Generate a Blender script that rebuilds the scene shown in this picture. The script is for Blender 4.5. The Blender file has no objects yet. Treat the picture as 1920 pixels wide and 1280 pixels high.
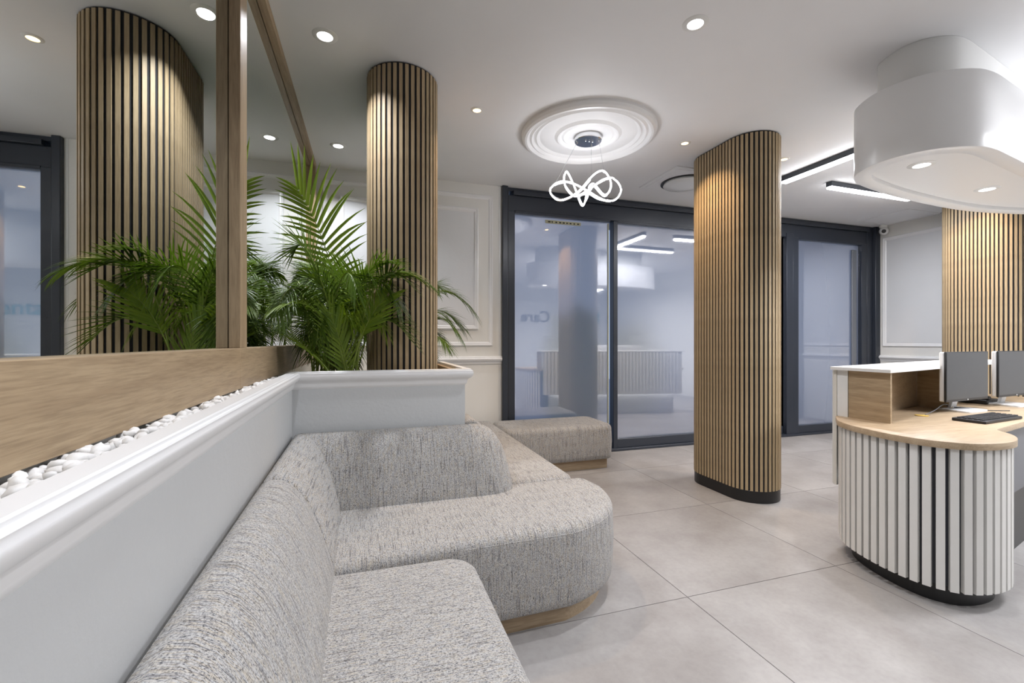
import bpy, bmesh, math, random
from mathutils import Vector, Matrix

random.seed(7)
SC = bpy.context.scene
COL = SC.collection
PI = math.pi

# ------------------------------------------------------------------ camera
H = 2.90                       # ceiling height
cam_d = bpy.data.cameras.new('camera')
cam_d.sensor_width = 36.0
cam_d.lens = 840.0 / 1920.0 * 36.0
cam_d.clip_start = 0.02
cam = bpy.data.objects.new('camera', cam_d)
cam.location = (0.0, 0.0, 1.26)
cam.rotation_euler = (math.radians(90), 0, -math.atan(270 / 840.0))
COL.objects.link(cam)
SC.camera = cam

# ------------------------------------------------------------------ world, exposure
W = bpy.data.worlds.new('world')
SC.world = W
W.use_nodes = True
wn = W.node_tree.nodes
wn['Background'].inputs[0].default_value = (0.42, 0.53, 0.76, 1)
wn['Background'].inputs[1].default_value = 0.95
SC.view_settings.view_transform = 'Standard'
SC.view_settings.look = 'None'
SC.view_settings.gamma = 1.0
SC.view_settings.use_curve_mapping = False
SC.view_settings.exposure = 0.14
SC.cycles.max_bounces = 7
SC.cycles.diffuse_bounces = 3
SC.cycles.adaptive_threshold = 0.03
SC.cycles.glossy_bounces = 4
SC.cycles.transmission_bounces = 4
SC.cycles.caustics_reflective = False
SC.cycles.caustics_refractive = False
SC.cycles.sample_clamp_indirect = 6.0
P_WHITE, P_WARM, P_BAR, P_PENDANT = 11.0, 7.0, 25.0, 8.0


# ------------------------------------------------------------------ materials
def mat(name, color, rough=0.5, metal=0.0, spec=0.5):
    m = bpy.data.materials.new(name)
    m.use_nodes = True
    b = m.node_tree.nodes['Principled BSDF']
    b.inputs['Base Color'].default_value = (*color, 1)
    b.inputs['Roughness'].default_value = rough
    b.inputs['Metallic'].default_value = metal
    b.inputs['Specular IOR Level'].default_value = spec
    return m


def nd(m, t, **kw):
    n = m.node_tree.nodes.new(t)
    for k, v in kw.items():
        setattr(n, k, v)
    return n


def lk(m, a, b):
    m.node_tree.links.new(a, b)


def bsdf(m):
    return m.node_tree.nodes['Principled BSDF']


def ramp(m, fac, stops):
    r = nd(m, 'ShaderNodeValToRGB')
    el = r.color_ramp.elements
    while len(el) < len(stops):
        el.new(0.5)
    for e, (p, c) in zip(el, stops):
        e.position = p
        e.color = (*c, 1)
    lk(m, fac, r.inputs[0])
    return r.outputs[0]


def noise(m, scale3, detail=3, rough=0.55, coord='Object', dist=0.0, scale=1.0):
    tc = nd(m, 'ShaderNodeTexCoord')
    mp = nd(m, 'ShaderNodeMapping')
    mp.inputs['Scale'].default_value = scale3
    lk(m, tc.outputs[coord], mp.inputs[0])
    n = nd(m, 'ShaderNodeTexNoise')
    n.inputs['Scale'].default_value = scale
    n.inputs['Detail'].default_value = detail
    n.inputs['Roughness'].default_value = rough
    n.inputs['Distortion'].default_value = dist
    lk(m, mp.outputs[0], n.inputs['Vector'])
    return n.outputs[0]


def bump(m, h, strength=0.2, dist=0.01):
    b = nd(m, 'ShaderNodeBump')
    b.inputs['Strength'].default_value = strength
    b.inputs['Distance'].default_value = dist
    lk(m, h, b.inputs['Height'])
    lk(m, b.outputs[0], bsdf(m).inputs['Normal'])


def mixc(m, a, b, fac, mode='MIX'):
    x = nd(m, 'ShaderNodeMix', data_type='RGBA', blend_type=mode)
    for sock, v in ((x.inputs[6], a), (x.inputs[7], b)):
        if isinstance(v, tuple):
            sock.default_value = (*v, 1)
        else:
            lk(m, v, sock)
    if isinstance(fac, float):
        x.inputs[0].default_value = fac
    else:
        lk(m, fac, x.inputs[0])
    return x.outputs[2]


def emit(name, color, strength):
    m = bpy.data.materials.new(name)
    m.use_nodes = True
    nt = m.node_tree
    nt.nodes.remove(nt.nodes['Principled BSDF'])
    e = nt.nodes.new('ShaderNodeEmission')
    e.inputs[0].default_value = (*color, 1)
    e.inputs[1].default_value = strength
    nt.links.new(e.outputs[0], nt.nodes['Material Output'].inputs[0])
    return m


def wood(name, light, dark, axis=2, rough=0.5, vary=0.25):
    m = mat(name, light, rough, spec=0.35)
    s = [26.0, 26.0, 26.0]
    s[axis] = 1.6
    n1 = noise(m, s, 5, 0.65, dist=0.6)
    s2 = [230.0, 230.0, 230.0]
    s2[axis] = 11.0
    n2 = noise(m, s2, 3, 0.6)
    c = ramp(m, n1, [(0.30, dark), (0.62, light)])
    c2 = ramp(m, n2, [(0.35, (0.66, 0.64, 0.62)), (0.58, (1, 1, 1))])
    c = mixc(m, c, c2, 0.6, 'MULTIPLY')
    oi = nd(m, 'ShaderNodeObjectInfo')
    v = ramp(m, oi.outputs['Random'], [(0.0, (1 - vary, 1 - vary, 1 - vary * 1.05)), (1.0, (1, 1, 1))])
    c = mixc(m, c, v, 1.0, 'MULTIPLY')
    lk(m, c, bsdf(m).inputs['Base Color'])
    bump(m, n2, 0.12, 0.002)
    return m


def painted(name, color, rough=0.45, bs=0.12, sc=60.0, spec=0.4):
    m = mat(name, color, rough, spec=spec)
    n = noise(m, (sc, sc, sc), 4, 0.6)
    bump(m, n, bs, 0.004)
    n2 = noise(m, (1.7, 1.7, 1.7), 3)
    c = ramp(m, n2, [(0.3, tuple(x * 0.965 for x in color)), (0.7, color)])
    lk(m, c, bsdf(m).inputs['Base Color'])
    return m


def fabric(name, axis):
    """tweed: ribs whose fine frequency runs along `axis`, crossed by finer threads"""
    m = mat(name, (0.5, 0.48, 0.44), 0.9, spec=0.15)
    def across(ac, al):
        v = [al, al, al]
        v[axis] = ac
        return tuple(v)
    streak = noise(m, across(300.0, 9.0), 1, 0.5)
    ribs = noise(m, across(560.0, 190.0), 1, 0.5)
    cross = noise(m, across(120.0, 520.0), 1, 0.5)
    hue = noise(m, across(260.0, 40.0), 2, 0.5)
    c = ramp(m, ribs, [(0.36, (0.13, 0.13, 0.14)), (0.43, (0.445, 0.43, 0.41)), (0.62, (0.545, 0.53, 0.51))])
    c2 = ramp(m, cross, [(0.36, (0.62, 0.62, 0.63)), (0.50, (0.96, 0.96, 0.96)), (0.6, (1, 1, 1))])
    c = mixc(m, c, c2, 0.8, 'MULTIPLY')
    c3 = ramp(m, streak, [(0.33, (0.40, 0.40, 0.42)), (0.42, (0.90, 0.90, 0.90)), (0.52, (1, 1, 1))])
    c = mixc(m, c, c3, 0.85, 'MULTIPLY')
    c4 = ramp(m, hue, [(0.40, (0.93, 0.96, 1.0)), (0.5, (1, 1, 1)), (0.62, (1.0, 0.93, 0.80))])
    c = mixc(m, c, c4, 0.8, 'MULTIPLY')
    lk(m, c, bsdf(m).inputs['Base Color'])
    add = nd(m, 'ShaderNodeMath', operation='ADD')
    lk(m, ribs, add.inputs[0])
    lk(m, cross, add.inputs[1])
    bump(m, add.outputs[0], 0.35, 0.003)
    bsdf(m).inputs['Sheen Weight'].default_value = 0.15
    return m


M = {}
M['ceiling'] = painted('ceiling_paint', (0.88, 0.88, 0.885), 0.6, 0.03)
M['wall'] = painted('cream_wall_paint', (0.84, 0.83, 0.79), 0.55, 0.10, 45)
M['panel_grey'] = painted('pale_panel_paint', (0.80, 0.81, 0.82), 0.45, 0.2, 38)
M['wall_grey'] = painted('pale_grey_textured_paint', (0.64, 0.655, 0.66), 0.42, 0.30, 38)
M['trim'] = mat('white_satin_trim', (0.90, 0.90, 0.90), 0.28)
M['slat'] = wood('oak_slat', (0.56, 0.43, 0.265), (0.45, 0.335, 0.195), 2, 0.5, 0.14)
M['felt'] = mat('black_felt', (0.008, 0.008, 0.011), 0.8)
M['plinth'] = mat('black_plinth', (0.010, 0.010, 0.011), 0.35)
M['oak_y'] = wood('oak_frame_along', (0.50, 0.375, 0.235), (0.39, 0.28, 0.17), 1, 0.45, 0.06)
M['oak_z'] = wood('oak_frame_upright', (0.50, 0.375, 0.235), (0.39, 0.28, 0.17), 2, 0.45, 0.06)
M['oak_x'] = wood('oak_laminate', (0.49, 0.375, 0.25), (0.39, 0.285, 0.18), 0, 0.4, 0.05)
M['fab_x'] = fabric('tweed_ribs_x', 0)
M['fab_y'] = fabric('tweed_ribs_y', 1)
M['metal'] = mat('anthracite_aluminium', (0.028, 0.034, 0.047), 0.35, spec=0.5)
M['dark'] = mat('black_plastic', (0.012, 0.012, 0.013), 0.45)
M['gloss'] = mat('gloss_white_lacquer', (0.89, 0.89, 0.885), 0.28)
M['white'] = mat('white_laminate', (0.82, 0.82, 0.80), 0.3)
M['cream'] = mat('cream_laminate', (0.74, 0.72, 0.66), 0.4)
M['slatwhite'] = painted('white_brushed_slat', (0.80, 0.79, 0.755), 0.4, 0.05, 90)
M['charcoal'] = mat('charcoal_core', (0.03, 0.032, 0.04), 0.5)
M['chrome'] = mat('chrome', (0.75, 0.76, 0.78), 0.08, 1.0)
M['alu'] = mat('brushed_aluminium', (0.62, 0.62, 0.64), 0.25, 1.0)
M['mirror'] = mat('mirror_silver', (0.76, 0.79, 0.765), 0.0, 1.0)
M['screen'] = mat('matt_screen', (0.042, 0.044, 0.047), 0.35)
M['plastic'] = mat('silver_plastic', (0.66, 0.66, 0.66), 0.3)
M['greyboard'] = mat('dark_grey_laminate', (0.13, 0.135, 0.15), 0.4)
M['soil'] = painted('sandy_gravel', (0.62, 0.52, 0.40), 0.9, 0.8, 60)
M['stem'] = mat('palm_stem', (0.20, 0.27, 0.04), 0.45)
M['tape'] = mat('yellow_tape', (0.42, 0.40, 0.26), 0.6)
M['led'] = emit('led_white', (1.0, 0.98, 1.0), 9.0)
M['led_bar'] = emit('led_bar_white', (0.95, 0.96, 1.0), 14.0)
M['led_dim'] = emit('led_strip_white', (0.95, 0.96, 1.0), 5.0)
M['lens_w'] = emit('downlight_lens_white', (1.0, 0.99, 1.0), 8.0)
M['lens_y'] = emit('downlight_lens_warm', (1.0, 0.66, 0.30), 6.0)

m = M['pebble'] = mat('white_pebble', (0.86, 0.85, 0.83), 0.45)
n = noise(m, (30, 30, 30), 3)
lk(m, ramp(m, n, [(0.3, (0.82, 0.80, 0.78)), (0.55, (0.94, 0.94, 0.93))]), bsdf(m).inputs['Base Color'])
bump(m, n, 0.3, 0.004)

m = M['tile'] = mat('porcelain_tile', (0.5, 0.48, 0.46), 0.42, spec=0.4)
oi = nd(m, 'ShaderNodeObjectInfo')
tc = nd(m, 'ShaderNodeTexCoord')
ad = nd(m, 'ShaderNodeVectorMath', operation='MULTIPLY_ADD')
lk(m, oi.outputs['Random'], ad.inputs[0])
ad.inputs[1].default_value = (37, 53, 11)
lk(m, tc.outputs['Object'], ad.inputs[2])
nA = nd(m, 'ShaderNodeTexNoise')
nA.inputs['Scale'].default_value = 2.6
nA.inputs['Detail'].default_value = 7
nA.inputs['Roughness'].default_value = 0.62
lk(m, ad.outputs[0], nA.inputs['Vector'])
nB = nd(m, 'ShaderNodeTexNoise')
nB.inputs['Scale'].default_value = 45
nB.inputs['Detail'].default_value = 4
lk(m, ad.outputs[0], nB.inputs['Vector'])
cA = ramp(m, nA.outputs[0], [(0.28, (0.275, 0.257, 0.246)), (0.5, (0.338, 0.322, 0.311)), (0.72, (0.40, 0.385, 0.373))])
cB = ramp(m, nB.outputs[0], [(0.3, (0.90, 0.90, 0.90)), (0.6, (1, 1, 1))])
lk(m, mixc(m, cA, cB, 0.7, 'MULTIPLY'), bsdf(m).inputs['Base Color'])
M['grout'] = mat('grey_grout', (0.05, 0.046, 0.043), 0.9)


def leaf_mat(name, a, b):
    m = mat(name, a, 0.38, spec=0.4)
    oi = nd(m, 'ShaderNodeObjectInfo')
    lk(m, ramp(m, oi.outputs['Random'], [(0.0, a), (1.0, b)]), bsdf(m).inputs['Base Color'])
    tr = nd(m, 'ShaderNodeBsdfTranslucent')
    tr.inputs[0].default_value = (b[0] * 1.6, b[1] * 1.6, b[2], 1)
    mx = nd(m, 'ShaderNodeMixShader')
    mx.inputs[0].default_value = 0.25
    lk(m, bsdf(m).outputs[0], mx.inputs[1])
    lk(m, tr.outputs[0], mx.inputs[2])
    lk(m, mx.outputs[0], m.node_tree.nodes['Material Output'].inputs[0])
    return m


M['leaf'] = leaf_mat('palm_leaf', (0.026, 0.058, 0.006), (0.080, 0.140, 0.012))
M['leaf_new'] = leaf_mat('young_palm_leaf', (0.11, 0.19, 0.012), (0.19, 0.28, 0.018))

# frosted film on glass: scatters the daylight behind, mirrors the room in front
m = M['glass'] = bpy.data.materials.new('frosted_film_glass')
m.use_nodes = True
m.node_tree.nodes.remove(m.node_tree.nodes['Principled BSDF'])
tl = nd(m, 'ShaderNodeBsdfTranslucent')
tl.inputs[0].default_value = (0.80, 0.84, 0.92, 1)
df = nd(m, 'ShaderNodeBsdfDiffuse')
df.inputs[0].default_value = (0.34, 0.35, 0.40, 1)
gl = nd(m, 'ShaderNodeBsdfGlossy')
gl.inputs[0].default_value = (0.95, 0.94, 0.95, 1)
gl.inputs['Roughness'].default_value = 0.03
rf = nd(m, 'ShaderNodeBsdfRefraction')
rf.inputs['Roughness'].default_value = 0.55
rf.inputs['IOR'].default_value = 1.25
rf.inputs[0].default_value = (0.9, 0.92, 0.98, 1)
m0 = nd(m, 'ShaderNodeMixShader')
m0.inputs[0].default_value = 0.4
lk(m, tl.outputs[0], m0.inputs[1])
lk(m, rf.outputs[0], m0.inputs[2])
m1 = nd(m, 'ShaderNodeMixShader')
m1.inputs[0].default_value = 0.30
lk(m, m0.outputs[0], m1.inputs[1])
lk(m, df.outputs[0], m1.inputs[2])
m2 = nd(m, 'ShaderNodeMixShader')
m2.inputs[0].default_value = 0.36
lk(m, m1.outputs[0], m2.inputs[1])
lk(m, gl.outputs[0], m2.inputs[2])
lk(m, m2.outputs[0], m.node_tree.nodes['Material Output'].inputs[0])


# ------------------------------------------------------------------ object helpers
class MB:
    def __init__(s):
        s.v, s.f = [], []

    def add(s, vs, fs):
        o = len(s.v)
        s.v += [tuple(v) for v in vs]
        s.f += [tuple(o + i for i in f) for f in fs]
        return s

    def box(s, x0, x1, y0, y1, z0, z1):
        vs = [(x, y, z) for z in (z0, z1) for y in (y0, y1) for x in (x0, x1)]
        return s.add(vs, [(0, 2, 3, 1), (4, 5, 7, 6), (0, 1, 5, 4), (2, 6, 7, 3), (0, 4, 6, 2), (1, 3, 7, 5)])

    def obox(s, c, ax, ay, hx, hy, z0, z1):
        """box whose plan axes are ax, ay"""
        vs = []
        for z in (z0, z1):
            for j in (-1, 1):
                for i in (-1, 1):
                    vs.append((c[0] + ax[0] * hx * i + ay[0] * hy * j, c[1] + ax[1] * hx * i + ay[1] * hy * j, z))
        return s.add(vs, [(0, 2, 3, 1), (4, 5, 7, 6), (0, 1, 5, 4), (2, 6, 7, 3), (0, 4, 6, 2), (1, 3, 7, 5)])

    def rings(s, rings, close_ring=True, cap0=True, cap1=True):
        n = len(rings[0])
        vs = [p for r in rings for p in r]
        fs = []
        for k in range(len(rings) - 1):
            for i in range(n if close_ring else n - 1):
                j = (i + 1) % n
                fs.append((k * n + i, k * n + j, (k + 1) * n + j, (k + 1) * n + i))
        if cap0:
            fs.append(tuple(reversed(range(n))))
        if cap1:
            fs.append(tuple((len(rings) - 1) * n + i for i in range(n)))
        return s.add(vs, fs)

    def tube(s, pts, r, seg=8, closed=False, radii=None):
        pts = [Vector(p) for p in pts]
        n = len(pts)
        rings = []
        up = Vector((0.13, 0.31, 0.94)).normalized()
        for i, p in enumerate(pts):
            a = pts[(i - 1) % n] if (closed or i > 0) else p
            b = pts[(i + 1) % n] if (closed or i < n - 1) else p
            t = (b - a).normalized()
            x = t.cross(up)
            if x.length < 1e-4:
                x = t.cross(Vector((1, 0, 0)))
            x.normalize()
            y = t.cross(x)
            rr = radii[i] if radii else r
            rings.append([p + (x * math.cos(q * 2 * PI / seg) + y * math.sin(q * 2 * PI / seg)) * rr for q in range(seg)])
        if closed:
            rings.append(rings[0])
        return s.rings(rings, True, not closed, not closed)

    def lathe(s, c, prof, seg=48, cap0=True, cap1=True):
        rings = [[(c[0] + r * math.cos(2 * PI * k / seg), c[1] + r * math.sin(2 * PI * k / seg), c[2] + z)
                  for k in range(seg)] for r, z in prof]
        return s.rings(rings, True, cap0, cap1)

    def mesh(s, name, material, smooth=True, angle=35):
        me = bpy.data.meshes.new(name)
        me.from_pydata(s.v, [], s.f)
        bm = bmesh.new()
        bm.from_mesh(me)
        bmesh.ops.remove_doubles(bm, verts=bm.verts, dist=1e-6)
        bmesh.ops.recalc_face_normals(bm, faces=bm.faces)
        bm.to_mesh(me)
        bm.free()
        me.materials.append(material)
        if smooth:
            for p in me.polygons:
                p.use_smooth = True
            try:
                me.set_sharp_from_angle(angle=math.radians(angle))
            except Exception:
                pass
        return me

    def build(s, name, material, parent=None, bevel=0.0, seg=2, smooth=True, angle=35):
        o = bpy.data.objects.new(name, s.mesh(name, material, smooth, angle))
        link(o, parent)
        if bevel:
            b = o.modifiers.new('bevel', 'BEVEL')
            b.width = bevel
            b.segments = seg
            b.limit_method = 'ANGLE'
            b.angle_limit = math.radians(40)
            b.harden_normals = False
        return o


def link(o, parent=None):
    COL.objects.link(o)
    if parent is not None:
        o.parent = parent
        o.matrix_parent_inverse = Matrix.Translation(-base_of(parent))


def base_of(o):
    v = Vector(o.location)
    if o.parent is not None and o.type == 'EMPTY':
        v = v
    return v


def thing(name, label, cat, loc=(0, 0, 0), group=None, kind=None):
    e = bpy.data.objects.new(name, None)
    e.empty_display_size = 0.1
    e.location = loc
    COL.objects.link(e)
    tag(e, label, cat, group, kind)
    return e


def tag(o, label=None, cat=None, group=None, kind=None):
    if label:
        o['label'] = label
    if cat:
        o['category'] = cat
    if group:
        o['group'] = group
    if kind:
        o['kind'] = kind
    return o


def inst(name, mesh, loc, rotz=0.0, parent=None, rot=None, scale=None):
    o = bpy.data.objects.new(name, mesh)
    link(o, parent)
    o.location = loc
    o.rotation_euler = rot if rot else (0, 0, rotz)
    if scale:
        o.scale = scale
    return o


def catmull(pts, per=8, closed=True):
    n = len(pts)
    out = []
    rng = range(n) if closed else range(n - 1)
    for i in rng:
        P = []
        for k in (-1, 0, 1, 2):
            j = i + k
            P.append(Vector(pts[j % n] if closed else pts[min(max(j, 0), n - 1)]))
        for q in range(per):
            t = q / per
            out.append(0.5 * ((2 * P[1]) + (-P[0] + P[2]) * t + (2 * P[0] - 5 * P[1] + 4 * P[2] - P[3]) * t * t
                              + (-P[0] + 3 * P[1] - 3 * P[2] + P[3]) * t ** 3))
    if not closed:
        out.append(Vector(pts[-1]))
    return [tuple(v) for v in out]


def area2(p):
    return sum(p[i][0] * p[(i + 1) % len(p)][1] - p[(i + 1) % len(p)][0] * p[i][1] for i in range(len(p))) / 2


def inset(poly, d):
    """offset a closed plan outline inwards by d (mitred)"""
    n = len(poly)
    sgn = 1 if area2(poly) > 0 else -1
    out = []
    for i in range(n):
        a, b, c = Vector(poly[i - 1][:2]), Vector(poly[i][:2]), Vector(poly[(i + 1) % n][:2])
        e1, e2 = (b - a), (c - b)
        e1 = e1.normalized() if e1.length > 1e-7 else e2.normalized()
        e2 = e2.normalized() if e2.length > 1e-7 else e1
        n1, n2 = Vector((-e1.y, e1.x)) * sgn, Vector((-e2.y, e2.x)) * sgn
        mm = n1 + n2
        if mm.length < 1e-6:
            mm = n1.copy()
        mm.normalize()
        k = min(1.0 / max(mm.dot(n1), 0.35), 2.5)
        p = b + mm * d * k
        out.append((p.x, p.y))
    return out


def loft(poly, prof):
    """stack of inset outlines: prof = [(inset, z), ...]"""
    rings = []
    for d, z in prof:
        rings.append([(x, y, z) for x, y in (inset(poly, d) if abs(d) > 1e-9 else [q[:2] for q in poly])])
    return MB().rings(rings)


def round_poly(pts, radii, seg=8):
    """closed outline with each corner rounded by its radius"""
    out = []
    n = len(pts)
    for i in range(n):
        r = radii[i]
        a, b, c = Vector(pts[i - 1]), Vector(pts[i]), Vector(pts[(i + 1) % n])
        if r <= 0:
            out.append(tuple(b))
            continue
        u, v = (a - b).normalized(), (c - b).normalized()
        ang = math.acos(max(-1, min(1, u.dot(v))))
        d = min(r / math.tan(ang / 2), (a - b).length * 0.49, (c - b).length * 0.98)
        p, q = b + u * d, b + v * d
        for k in range(seg + 1):
            t = k / seg
            w = (1 - t) ** 2 * p + 2 * t * (1 - t) * (b * 0.62 + (p + q) * 0.19) + t * t * q
            out.append(tuple(w))
    return out


def sweep(path, prof, name, material, parent=None, closed=False, flip=False):
    """sweep (outward offset, z) profile along a plan path; outward = right of travel (mitred)"""
    n = len(path)
    rings = []
    for i in range(n):
        b = Vector(path[i])
        e1 = (b - Vector(path[i - 1])).normalized() if (i > 0 or closed) else None
        e2 = (Vector(path[(i + 1) % n]) - b).normalized() if (i < n - 1 or closed) else None
        e1 = e1 or e2
        e2 = e2 or e1
        n1, n2 = Vector((e1.y, -e1.x)), Vector((e2.y, -e2.x))
        mm = (n1 + n2).normalized()
        k = 1.0 / max(mm.dot(n1), 0.3)
        rings.append([(b.x + mm.x * d * k, b.y + mm.y * d * k, z) for d, z in prof])
    if closed:
        rings.append(rings[0])
    return MB().rings(rings, True, not closed, not closed).build(name, material, parent)


def frame_sweep(corners, prof, name, material, parent=None):
    """picture-frame moulding: corners = 4 points of a rectangle in a wall plane, prof = [(inward, proud)]"""
    P = [Vector(c) for c in corners]
    u, w = (P[1] - P[0]).normalized(), (P[3] - P[0]).normalized()
    nrm = corners_normal
    rings = []
    for i in range(4):
        di = {0: u + w, 1: w - u, 2: -u - w, 3: u - w}[i]
        rings.append([P[i] + di * a + nrm * b for a, b in prof])
    rings.append(rings[0])
    return MB().rings(rings, True, False, False).build(name, material, parent)


# ================================================================== SETTING
X0, X1, Y0, Y1 = -0.495, 7.0, -3.2, 4.55      # mirror plane, right wall, wall behind camera, window wall

# floor: grout bed with single tiles
fl = MB().box(-0.7, 7.2, -3.4, 4.8, -0.10, -0.004).build('floor', M['grout'])
tag(fl, kind='structure')
tile_me = MB().box(-0.4982, 0.4982, -0.4982, 0.4982, -0.012, 0.0).mesh('tile', M['tile'], False)
for i in range(8):
    for j in range(8):
        cx, cy = i + 0.0, -2.66 + j
        if cx > 7.2:
            continue
        inst('tile', tile_me, (cx, cy, 0), parent=fl, rotz=random.choice((0, PI)))
ce = MB().box(-0.7, 7.2, -3.4, 4.8, H, H + 0.12).build('ceiling', M['ceiling'])
tag(ce, kind='structure')
tag(MB().box(-0.62, -0.50, -3.4, 4.67, 0, H).build('wall_left', M['wall']), kind='structure')
wb = tag(MB().box(-0.50, 1.344, Y1, Y1 + 0.12, 0, H).build('wall_back', M['wall']), kind='structure')
wr = tag(MB().box(X1, X1 + 0.12, -3.4, Y1 + 0.12, 0, H).build('wall_right', M['wall']), kind='structure')
tag(MB().box(-0.62, 7.12, Y0 - 0.12, Y0, 0, H).build('wall_front', M['wall']), kind='structure')

# mouldings on the window wall
PROF_OUT = [(0, 0), (0.0, 0.012), (0.008, 0.018), (0.018, 0.012), (0.026, 0.012), (0.034, 0.007), (0.042, 0.0)]
PROF_IN = [(0, 0), (0.0, 0.016), (0.010, 0.022), (0.020, 0.015), (0.030, 0.017), (0.038, 0.008), (0.046, 0.0)]
corners_normal = Vector((0, -1, 0))


def rect_y(x0, x1, z0, z1, y):
    return [(x0, y, z0), (x1, y, z0), (x1, y, z1), (x0, y, z1)]


frame_sweep(rect_y(-0.405, 1.245, 1.215, 2.785, Y1), PROF_OUT, 'panel_moulding', M['trim'], wb)
frame_sweep(rect_y(-0.255, 1.09, 1.385, 2.64, Y1), PROF_IN, 'panel_moulding', M['trim'], wb)
MB().box(-0.21, 1.045, Y1 - 0.004, Y1, 1.43, 2.595).build('inner_panel', M['panel_grey'], wb)
CHAIR = [(0, 1.022), (0.008, 1.024), (0.014, 1.036), (0.014, 1.044), (0.024, 1.052), (0.036, 1.066), (0.040, 1.078),
         (0.036, 1.086), (0.026, 1.090), (0.026, 1.098), (0.018, 1.105), (0, 1.106)]
sweep([(0.53, Y1), (1.352, Y1), (1.352, Y1 + 0.02)], CHAIR, 'chair_rail', M['trim'], wb)
MB().box(1.318, 1.344, Y1 - 0.004, Y1, 0, H).build('edge_strip', M['white'], wb)
# mouldings on the right wall
corners_normal = Vector((-1, 0, 0))
frame_sweep([(X1, 4.47, 1.19), (X1, 2.2, 1.19), (X1, 2.2, 2.735), (X1, 4.47, 2.735)],
            [(a * 1.2, b) for a, b in PROF_OUT], 'panel_moulding', M['trim'], wr)
MB().box(X1 - 0.004, X1, 2.25, 4.42, 1.24, 2.685).build('inner_panel', M['panel_grey'], wr)
sweep([(X1, Y1), (X1, 1.5)], [(d, z - 0.04) for d, z in CHAIR], 'chair_rail', M['trim'], wr)

# ------------------------------------------------------------------ windows
WY = 4.57
FR = M['metal']


def window(nm, x0, x1, z0, z1, lstile, rstile, yoff=0.0, label=None):
    w = bpy.data.objects.new(nm, None)
    w.location = ((x0 + x1) / 2, WY, 0)
    COL.objects.link(w)
    tag(w, label, None, None, 'structure')
    y = WY + yoff
    MB().box(x0 - lstile, x0, y - 0.03, y + 0.06, 0.0, z1 + 0.02).build('stile', FR, w, 0.004)
    if rstile:
        MB().box(x1, x1 + rstile, y - 0.03, y + 0.06, 0.0, z1 + 0.02).build('stile', FR, w, 0.004)
    MB().box(x0, x1, y - 0.025, y + 0.06, 0.03, z0).build('rail', FR, w, 0.004)
    MB().box(x0, x1, y - 0.028, y + 0.06, z1, z1 + 0.03).build('rail', FR, w, 0.004)
    MB().add([(x0, y + 0.02, z0), (x1, y + 0.02, z0), (x1, y + 0.02, z1), (x0, y + 0.02, z1)], [(0, 1, 2, 3)]).build('pane', M['glass'], w)
    return w


w1 = window('window_1', 1.492, 2.645, 0.15, 2.63, 0.085, 0.05, 0.0, 'tall frosted pane beside the cream panelled wall')
w2 = window('window_2', 2.745, 3.98, 0.13, 2.63, 0.055, 0.05, 0.01, 'tall frosted sliding pane just left of the middle slatted column')
w3 = window('window_3', 4.08, 5.286, 0.13, 2.66, 0.05, 0.05, 0.05, 'frosted pane mostly hidden behind the middle slatted column')
w4 = window('window_4', 5.495, 6.68, 0.13, 2.63, 0.10, 0.10, 0.0, 'narrow-looking frosted pane beside the grey right wall')
MB().box(6.53, 6.62, WY - 0.005, WY + 0.018, 0.2, 2.56).build('inner_stile', mat('grey_stile', (0.16, 0.17, 0.19), 0.4), w4, 0.01)
# tape and lock on the first window
MB().box(1.86, 2.29, WY + 0.012, WY + 0.019, 2.565, 2.60).build('paper_label', M['tape'], w1)
for k in range(9):
    xx = 1.89 + k * 0.044
    MB().box(xx, xx + random.uniform(0.012, 0.03), WY + 0.0105, WY + 0.012, 2.574, 2.588).build('print_mark', M['dark'], w1)
MB().box(2.632, 2.645, WY + 0.010, WY + 0.019, 0.2, 2.62).build('edge_tape', M['tape'], w1)
MB().lathe((0, 0, 0), [(0.011, 0.0), (0.011, 0.008), (0.004, 0.008)], 16).build('lock', M['dark'], w1)
lo = w1.children[-1]
lo.location = (1.475, WY - 0.03, 1.45)
lo.rotation_euler = (PI / 2, 0, 0)

hd = bpy.data.objects.new('trim_1', None)
COL.objects.link(hd)
hd.location = (4, WY, 2.6)
tag(hd, 'dark aluminium header and jambs framing the row of windows', None, None, 'structure')
MB().box(1.40, 6.80, WY - 0.02, WY + 0.10, 2.65, 2.82).build('header_face', FR, hd, 0.004)
MB().box(1.47, 6.80, WY - 0.055, WY + 0.10, 2.82, 2.865).build('track', FR, hd, 0.004)
MB().box(1.344, 7.0, WY - 0.02, WY + 0.12, 2.865, H).build('head_rail', FR, hd)
MB().box(1.344, 1.405, WY - 0.07, WY + 0.12, 0, H).build('jamb', FR, hd, 0.006)
MB().box(1.405, 1.42, WY - 0.04, WY + 0.12, 0, H - 0.03).build('jamb_groove', M['dark'], hd)
MB().box(6.79, 6.90, WY - 0.03, WY + 0.12, 0, H).build('jamb', FR, hd, 0.006)
MB().box(6.90, 7.0, WY - 0.07, WY + 0.12, 0, H).build('jamb', FR, hd, 0.006)
MB().box(1.344, 7.0, WY - 0.05, WY + 0.10, 0.0, 0.03).build('threshold', FR, hd, 0.004)
MB().box(5.286, 5.40, WY - 0.03, WY + 0.10, 0, 2.70).build('mullion', FR, hd, 0.004)
for z in (2.80, 1.45, 0.6):
    MB().lathe((1.452, WY - 0.031, z), [(0.005, 0), (0.005, 0.002)], 10).build('screw_hole', M['dark'], hd)

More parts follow.
